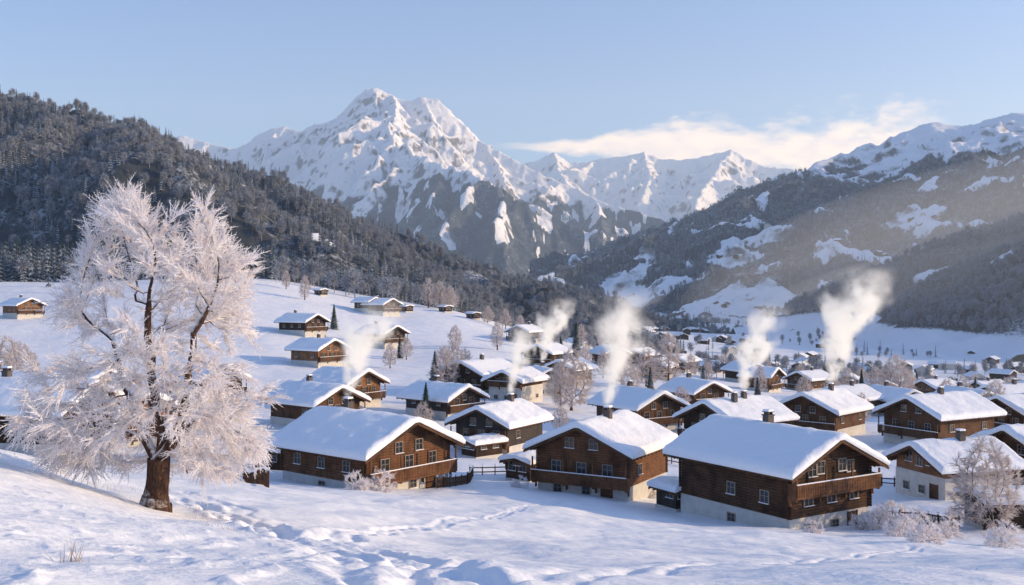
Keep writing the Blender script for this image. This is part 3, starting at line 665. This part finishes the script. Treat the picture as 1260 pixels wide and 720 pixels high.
        for u in (-hw-.2,-hw*.33,hw*.33,hw+.2):
            bl.box(u-.07,u+.07,y0+.052,y0+.17,zb+.001,min(zb+2.3,zr-abs(u)*tan-.33)); bl.prism([(u-.06,zb-.8),(u+.06,zb-.8),(u+.06,zb-.161),(u-.06,zb-.161)],y1-.25,y1)
            bl.box(u-.06,u+.06,y0+.1,y1-.251,zb-.32,zb-.161)
        bl.obj('balcony',W_trim if not logs else L_mid,E)
        bs=MB(); bs.box(-hw-.3,hw+.3,y0-.06,y0+.06,zb+1.021,zb+1.09); bs.obj('balcony_snow',M_rsnow,E)
    if chim:
        ch=MB(); cs=MB()
        for i in range(chim):
            cx_=rg.choice([-1,1])*hw*.25 if i else hw*.12; cy_=rg.uniform(-.1,.35)*L_*(1 if i==0 else -1); h=zr+1.15
            ch.box(cx_-.35,cx_+.35,cy_-.35,cy_+.35,zr-1.5,h); ch.box(cx_-.42,cx_+.42,cy_-.42,cy_+.42,h,h+.1)
            for (q,w_) in ((-.25,.08),(.17,.08)): ch.box(cx_+q,cx_+q+w_,cy_-.3,cy_+.3,h+.1,h+.32)
            ch.box(cx_-.38,cx_+.38,cy_-.38,cy_+.38,h+.32,h+.38); cs.prism([(cx_-.36,h+.381),(cx_+.36,h+.381),(cx_+.3,h+.55),(cx_-.3,h+.55)],cy_-.36,cy_+.36)
            if i==0: cid.append((E,cx_,cy_,h+.6))
        ch.obj('chimney',M_chim,E); cs.obj('chimney_snow',M_rsnow,E)
    return E
def last_chim():
    E,a,b,c=cid[-1]; M=Matrix.Translation(E.location)@Matrix.Rotation(E.rotation_euler[2],4,'Z'); return M@Vector((a,b,c))
smokes=[]
chalet(450,96,10.6,11.6,42,he=4.3,hb=1.6,logs=True,log=L_mid,wood=W_dark); smokes.append((last_chim(),9))
chalet(742,101,9.6,9.6,-25,he=4.9,hb=1.6,logs=True,log=L_mid,wood=W_mid); smokes.append((last_chim(),11))
chalet(950,87,9.6,12.6,47,he=5.7,hb=1.9,logs=True,log=L_dark,wood=W_dark,pitch=25)
vill=[(615,140,8.4,9.5,-32,dict(wood=W_grey,he=4.4)),(905,152,10.5,11.5,-42,dict(wood=W_dark,he=4.4,chim=2)),(1010,168,10.5,11,-26,dict(wood=W_mid)),
(1155,150,10,12,-38,dict(wood=W_mid,he=4.6)),(1262,160,9,11,-38,dict(wood=W_dark)),(1172,104,7.5,8,-50,dict(wood=W_or,he=3.6,hb=2.6,balc=False)),
(785,172,9.5,11,40,dict(wood=W_mid)),(590,212,10,12,-35,dict(wood=W_dark,he=4.6)),(635,205,7.5,9,-30,dict(wood=W_dark,hb=3.2)),(668,222,6,8,20,dict(wood=W_or,he=4.2,hb=3.0,balc=False)),
(392,262,10,10,44,dict(wood=W_or,he=4.4)),(388,152,9,10,40,dict(wood=W_mid,he=4.0)),(425,182,9,9,46,dict(wood=W_or)),(470,330,9.5,12,45,dict(wood=W_dark)),(372,332,9.5,12,45,dict(wood=W_dark,)),
(470,432,9.5,12,42,dict(wood=W_mid)),(452,436,7,9,42,dict(wood=W_dark,chim=0)),(28,352,9,10,28,dict(wood=W_or)),(12,125,11,12,48,dict(wood=W_mid,he=5.0)),(38,100,9.5,13,52,dict(wood=W_dark,he=4.6)),
(148,116,9,10,30,dict(wood=W_or,he=4.2)),(108,175,9,10,35,dict(wood=W_mid)),(250,185,9,11,38,dict(wood=W_mid)),(672,302,9.5,10,-30,dict(wood=W_dark)),(645,382,9,9,-30,dict(wood=W_dark)),
(750,332,8.5,9,30,dict(wood=W_mid)),(788,360,8,9,-30,dict(wood=W_mid)),(838,350,8,9,-30,dict(wood=W_dark)),(545,172,8,10,45,dict(wood=W_grey,he=3.5)),(917,330,9,10,35,dict(wood=W_dark)),
(995,320,9,10,-35,dict(wood=W_mid)),(1040,212,9,10,-35,dict(wood=W_mid,he=3.8)),(1150,300,9,10,-35,dict(wood=W_or)),(1215,320,9,10,-35,dict(wood=W_mid)),(1100,215,8,10,40,dict(wood=W_dark,he=3.6)),
(1240,205,9,10,-40,dict(wood=W_mid)),(855,205,8,9,40,dict(wood=W_mid,he=3.8)),(700,250,8,9,-30,dict(wood=W_mid)),(1190,200,8,9,40,dict(wood=W_dark,he=3.6)),(1290,110,9,11,-40,dict(wood=W_mid)),(-60,130,10,12,40,dict(wood=W_mid))]
for i,v in enumerate(vill):
    kw=dict(v[5]); kw.setdefault('he',4.3); kw.setdefault('hb',1.5); E=chalet(*v[:5],det=v[1]<200,**kw)
    if kw.get('chim',1) and i in (0,1,2,9): smokes.append((last_chim(),{0:9,1:12,2:18,9:13}[i]))
rg2=random.Random(9)
for i in range(14):
    for tr_ in range(20):
        px=rg2.uniform(800,1330); D=rg2.uniform(285,430)
        if all(abs(px-v[0])*D/F>14 or abs(D-v[1])>24 for v in vill): break
    vill.append((px,D,0,0,0,{})); chalet(px,D,rg2.uniform(6.5,9),rg2.uniform(7.5,10.5),rg2.uniform(-75,75),he=rg2.uniform(3.2,4.6),hb=1.2,wood=rg2.choice([W_dark,W_mid,W_or,W_grey]),det=0,chim=rg2.choice([0,1]),balc=rg2.random()<.4)
def shed(px,D,w,l,rr,h=2.3,mt=W_dark,name='wooden_shed'): return chalet(px,D,w,l,rr,he=h,hb=.35,wood=mt,pitch=12,oh=.5,of=.5,balc=False,chim=0,snow=.45,name=name,det=1)
shed(1238,82,4,5,-62,2.3); shed(655,112,3.5,5,-40,2.2); shed(593,132,3,4.5,-50,1.9); shed(345,108,3.5,5,40,2.3); shed(832,92,2.4,2.8,40,1.9,W_grey)
for (px,D) in ((582,455),(395,470),(500,452),(548,470)): shed(px,D,4,5,35,2.4)
vb=MB(); vs=MB(); vw=MB(); rg3=random.Random(4)
def farhouse(x,D,z,s=1.0):
    a=rg3.uniform(-1.2,1.2); ca,sa=math.cos(a),math.sin(a); hw=rg3.uniform(3.3,5.3)*s; hl=rg3.uniform(4.2,7)*s; he=rg3.uniform(3.6,5.5)*s; zr=he+hw*.45
    tgt=rg3.choice([vb,vb,vb,vw]); n=len(tgt.v); tgt.prism([(-hw,-4),(hw,-4),(hw,he),(0,zr),(-hw,he)],-hl,hl)
    tgt.v[n:]=[(x+p[0]*ca-p[1]*sa,D+p[0]*sa+p[1]*ca,z+p[2]) for p in tgt.v[n:]]
    n=len(vs.v); o_=hw+1.0
    for q in (-1,1):
        pts=[(0,zr+.1),(q*o_,zr+.1-o_*.45),(q*o_,zr+.6-o_*.45),(0,zr+.6)]
        vs.prism(pts if q>0 else pts[::-1],-hl-1,hl+1)
    vs.v[n:]=[(x+p[0]*ca-p[1]*sa,D+p[0]*sa+p[1]*ca,z+p[2]) for p in vs.v[n:]]
cl=[(800,1250,130,450,26),(700,1500,120,500,20),(900,1000,130,320,16),(1010,780,150,180,10),(1150,720,170,130,9),(860,640,120,90,7),(760,820,90,220,10),(1240,900,120,250,10),(950,1500,150,400,16),(740,620,50,80,5),(1130,1300,160,300,16)]
for (cp,cd,sp_,sdp,nn) in cl:
    for i in range(nn):
        px=rg3.gauss(cp,sp_*.55); D=cd+rg3.uniform(-.5,.5)*sdp
        if D<520: continue
        x=D*(px-630)/F; farhouse(x,D,HZ(x,D))
def nz_(X,Y,Z,x,y):
    i=int((x-X[0,0])/(X[0,1]-X[0,0])); j=int((y-Y[0,0])/(Y[1,0]-Y[0,0])); return float(Z[j,i])
for (px,py,rx,ry) in clR[:6]:
    cx_,cy_=find(XR,YR,ZR,px,py)
    for i in range(4):
        x=cx_+rg3.uniform(-.6,.6)*rx; y=cy_+rg3.uniform(-.6,.6)*ry; farhouse(x,y,nz_(XR,YR,ZR,x,y),1.3)
E=empty('distant_village',(0,0,0)); vb.obj('timber_houses',W_dark,E); vw.obj('plaster_houses',M_plaster,E); vs.obj('snowy_roofs',M_rsnow,E)
def fence(pl,name='wooden_fence',h=1.0,sp_=1.3,rails=2,pick=False):
    pts=[cast(*p)[:2] if len(p)==2 else p for p in pl]; mb=MB(); sn_=MB()
    E=empty(name,(0,0,0))
    for a,b in zip(pts[:-1],pts[1:]):
        L=math.hypot(b[0]-a[0],b[1]-a[1]); n=max(1,int(L/sp_)); an=math.atan2(b[1]-a[1],b[0]-a[0]); ca,sa=math.cos(an),math.sin(an)
        ps=[(a[0]+(b[0]-a[0])*i/n,a[1]+(b[1]-a[1])*i/n) for i in range(n+1)]; zs=[HZ(*p) for p in ps]
        for (p,z) in zip(ps,zs): mb.box(p[0]-.06,p[0]+.06,p[1]-.06,p[1]+.06,z-.3,z+h+random.uniform(-.05,.1)); sn_.box(p[0]-.08,p[0]+.08,p[1]-.08,p[1]+.08,z+h+.1,z+h+.2)
        for i in range(n):
            for r_ in range(rails):
                hz=h*(.35+.5*r_/(max(1,rails-1)) if rails>1 else .8); n0=len(mb.v); l=L/n
                mb.box(.0,l,-.03,.03,hz-.06,hz+.06); dz=zs[i+1]-zs[i]
                mb.v[n0:]=[(ps[i][0]+q[0]*ca-q[1]*sa,ps[i][1]+q[0]*sa+q[1]*ca,zs[i]+dz*q[0]/l+q[2]) for q in mb.v[n0:]]
            if pick:
                m=6
                for j in range(m):
                    t=(j+.5)/m; qx=ps[i][0]+(ps[i+1][0]-ps[i][0])*t; qy=ps[i][1]+(ps[i+1][1]-ps[i][1])*t; qz=zs[i]+(zs[i+1]-zs[i])*t
                    mb.box(qx-.045,qx+.045,qy-.10,qy-.065,qz+.05,qz+h*.95)
    mb.obj('posts_and_rails',W_trim,E); sn_.obj('post_snow',M_rsnow,E)
fence([(1085,640),(1130,644),(1180,652)],pick=True); fence([(1180,600),(1085,598),(1060,590)]); fence([(538,601),(575,596),(582,586)],pick=True); fence([(578,585),(640,584)]); fence([(845,575),(800,566),(700,562)]); fence([(330,600),(300,590),(230,583)])
def grass(pts,n,name='dry_grass'):
    o=[];d=[];l=[]
    for (px,py,s) in pts:
        x,y,z=cast(px,py)
        for i in range(n):
            a=random.gauss(0,s); b=random.gauss(0,s*.7); o.append((x+a,y+b,HZ(x+a,y+b)-.05)); v=Vector((random.gauss(0,.35),random.gauss(0,.35),1)).normalized(); d.append(tuple(v)); l.append(random.uniform(.12,.34))
    V,Fc=blades(np.array(o),np.array(d),np.array(l),np.full(len(o),.005)); addobj(name,npmesh(name,V,Fc,False),M_grass)
M_grass=m_plain('dry_grass_stem',(0.55,0.45,0.37),.9)
grass([(105,597,.6),(140,602,.6),(120,598,.5),(150,600,.4),(90,592,.5),(92,690,.08),(240,628,.3),(258,640,.3),(275,650,.3)],18)
print('village',time.time()-T0)

# ------------------------------------------------------------ smoke
M_smoke=bpy.data.materials.new('chimney_smoke'); M_smoke.use_nodes=True; t=NT(M_smoke.node_tree); t.n.remove(t.n['Principled BSDF'])
oc=t.new('ShaderNodeTexCoord').outputs['Object']; sp=t.new('ShaderNodeSeparateXYZ'); t.l.new(oc,sp.inputs[0]); X_,Y_,Z_=sp.outputs
rnd=t.new('ShaderNodeObjectInfo').outputs['Random']
of_=t.new('ShaderNodeVectorMath',operation='ADD'); t.l.new(oc,of_.inputs[0]); cbx=t.new('ShaderNodeCombineXYZ')
for i_ in range(3): t.l.new(t.m('MULTIPLY',rnd,(31.7,57.3,19.9)[i_]),cbx.inputs[i_])
t.l.new(cbx.outputs[0],of_.inputs[1]); oo=of_.outputs[0]
zc=t.m('MAXIMUM',Z_,0.0)
nz=t.new('ShaderNodeTexNoise'); t.l.new(oo,nz.inputs['Vector']); nz.inputs['Scale'].default_value=.38; nz.inputs['Detail'].default_value=1.5
sc=t.new('ShaderNodeSeparateXYZ'); t.l.new(nz.outputs['Color'],sc.inputs[0])
wob=t.m('MULTIPLY',t.m('MINIMUM',zc,5.0),.52)
curve=t.m('MULTIPLY',t.m('POWER',zc,1.25),t.m('ADD',t.m('MULTIPLY',rnd,.16),.12))
dx=t.m('ADD',t.m('SUBTRACT',X_,curve),t.m('MULTIPLY',t.m('SUBTRACT',sc.outputs[0],.5),t.m('MULTIPLY',wob,2)))
dy=t.m('ADD',Y_,t.m('MULTIPLY',t.m('SUBTRACT',sc.outputs[1],.5),t.m('MULTIPLY',wob,1.5)))
dist=t.m('SQRT',t.m('ADD',t.m('MULTIPLY',dx,dx),t.m('MULTIPLY',dy,dy)))
rad=t.m('ADD',t.m('MULTIPLY',t.m('MINIMUM',zc,6.0),.30),.50)
fall=t.ss(t.m('DIVIDE',dist,rad),1.0,0.1)
nn=t.ss(t.noise(oo,.85,3,.65),.34,.60)
top=t.ss(Z_,9.0,3.5); bot=t.ss(Z_,-.1,.3)
dn=t.m('MULTIPLY',t.m('MULTIPLY',fall,nn),t.m('MULTIPLY',top,bot)); dn=t.m('MULTIPLY',dn,2.1)
vs_=t.new('ShaderNodeVolumePrincipled'); vs_.inputs['Color'].default_value=C(.99,.98,.98); t.l.new(dn,vs_.inputs['Density']); vs_.inputs['Anisotropy'].default_value=.0
t.l.new(t.m('MULTIPLY',dn,.50),vs_.inputs['Emission Strength']); vs_.inputs['Emission Color'].default_value=C(1,.93,.88)  # smoke glows with its density, standing in for multiply scattered light
t.l.new(vs_.outputs[0],t.n['Material Output'].inputs['Volume'])
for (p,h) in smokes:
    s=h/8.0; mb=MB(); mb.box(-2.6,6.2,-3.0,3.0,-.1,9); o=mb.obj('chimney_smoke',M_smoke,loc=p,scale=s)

# ------------------------------------------------------------ haze (thin air, scattering volume plus added glow)
def haze(name,c,dens,g,em=0.0,ec=(1,1,1)):
    mh=bpy.data.materials.new(name); mh.use_nodes=True; t=NT(mh.node_tree); t.n.remove(t.n['Principled BSDF'])
    v=t.new('ShaderNodeVolumeScatter'); v.inputs['Color'].default_value=C(*c); v.inputs['Density'].default_value=dens; v.inputs['Anisotropy'].default_value=g
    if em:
        e=t.new('ShaderNodeEmission'); e.inputs[0].default_value=C(*ec); e.inputs[1].default_value=em*dens  # added glow in proportion to density, in place of multiple scattering
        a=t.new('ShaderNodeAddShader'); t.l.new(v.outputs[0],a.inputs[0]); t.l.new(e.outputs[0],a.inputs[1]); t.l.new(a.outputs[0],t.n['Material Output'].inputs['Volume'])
    else: t.l.new(v.outputs[0],t.n['Material Output'].inputs['Volume'])
    return mh
mb=MB(); mb.box(-7000,7000,-800,13500,-400,2600); mb.obj('atmospheric_haze',haze('atmospheric_haze',(.62,.78,1.0),7.2e-5,.2,.20,(.62,.76,1.0)))  # slight bluish emission added so distant terrain lightens
def mist(loc,sc,dens):
    bm=bmesh.new(); bmesh.ops.create_icosphere(bm,subdivisions=5,radius=1.0); me=bpy.data.meshes.new('valley_mist'); bm.to_mesh(me); bm.free()
    addobj('valley_mist',me,haze('valley_mist',(1.0,.98,.95),dens,.0,.52,(1,.90,.79)),loc=loc,scale=sc)  # warm emission paints sunlit glow into the mist
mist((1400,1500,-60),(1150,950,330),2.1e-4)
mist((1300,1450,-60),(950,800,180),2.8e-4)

# ------------------------------------------------------------ light and sky
AZ=91; EL=15.5
sd=Vector((math.sin(math.radians(AZ))*math.cos(math.radians(EL)),math.cos(math.radians(AZ))*math.cos(math.radians(EL)),math.sin(math.radians(EL))))
L=bpy.data.lights.new('sun','SUN'); L.energy=5.0; L.angle=math.radians(.5); L.color=(1.0,.80,.53); lo=bpy.data.objects.new('sun',L); COL.objects.link(lo); lo.rotation_euler=sd.to_track_quat('Z','Y').to_euler(); lo.location=(50,-20,60)
w=bpy.data.worlds.new('World'); scene.world=w; w.use_nodes=True; t=NT(w.node_tree); bg=t.n['Background']
sky=t.new('ShaderNodeTexSky'); sky.sky_type='NISHITA'; sky.sun_disc=False; sky.sun_elevation=math.radians(EL); sky.sun_rotation=math.radians(AZ); sky.altitude=600; sky.air_density=1.0; sky.dust_density=1.1; sky.ozone_density=2.5
mm=t.new('ShaderNodeMix',data_type='RGBA',blend_type='MULTIPLY'); mm.inputs[0].default_value=1.0; t.l.new(sky.outputs[0],mm.inputs[6]); mm.inputs[7].default_value=C(1.04,1.20,1.58)
t.l.new(mm.outputs[2],bg.inputs[0]); bg.inputs[1].default_value=.15
tc=t.new('ShaderNodeTexCoord').outputs['Generated']; sp=t.new('ShaderNodeSeparateXYZ'); t.l.new(tc,sp.inputs[0])
yy=t.m('MAXIMUM',sp.outputs[1],.05); u=t.m('DIVIDE',sp.outputs[0],yy); v=t.m('DIVIDE',sp.outputs[2],yy)
cb=t.new('ShaderNodeCombineXYZ'); t.l.new(u,cb.inputs[0]); t.l.new(t.m('MULTIPLY',v,2.4),cb.inputs[1])
n1=t.noise(cb.outputs[0],9,6,.6,.3); n2=t.noise(cb.outputs[0],34,5,.6)
grow_=t.ss(u,-.02,.30); hh=t.m('ADD',t.m('MULTIPLY',grow_,.038),.0035); vc=t.m('ADD',t.m('MULTIPLY',grow_,-.002),.147)
m_=t.m('SUBTRACT',1.0,t.m('DIVIDE',t.m('ABSOLUTE',t.m('SUBTRACT',v,vc)),hh))
m_=t.m('ADD',m_,t.m('MULTIPLY',t.m('SUBTRACT',n1,.45),2.2)); m_=t.m('ADD',m_,t.m('MULTIPLY',t.m('SUBTRACT',n2,.5),1.2))
m_=t.m('MULTIPLY',t.ss(m_,.0,.8),t.m('MULTIPLY',t.ss(u,-.03,.06),t.ss(u,.46,.38)))
wis=t.m('MULTIPLY',t.ss(t.noise(t.mapping(cb.outputs[0],(1,2.2,1)),5,6,.65),.60,.85),t.m('MULTIPLY',t.ss(u,.2,.4),t.ss(v,.17,.22)))
m_=t.m('MAXIMUM',m_,t.m('MULTIPLY',wis,.5)); m_=t.m('MULTIPLY',m_,t.ss(sp.outputs[1],0,.3))
bg2=t.new('ShaderNodeBackground'); t.l.new(t.mix(t.ss(n2,.35,.65),C(.82,.77,.79),C(1,.90,.80)),bg2.inputs[0]); bg2.inputs[1].default_value=1.5
mx=t.new('ShaderNodeMixShader'); t.l.new(t.m('MULTIPLY',m_,.87),mx.inputs[0]); t.l.new(bg.outputs[0],mx.inputs[1]); t.l.new(bg2.outputs[0],mx.inputs[2]); t.l.new(mx.outputs[0],t.n['World Output'].inputs[0])
cam=bpy.data.cameras.new('camera'); cam.lens=35; cam.sensor_width=36; cam.clip_start=.1; cam.clip_end=30000
co=bpy.data.objects.new('camera',cam); COL.objects.link(co); co.location=(0,0,0); co.rotation_euler=(math.radians(90),0,0); scene.camera=co
scene.view_settings.view_transform='Standard'; scene.view_settings.look='None'; scene.view_settings.exposure=0
print('done',time.time()-T0)
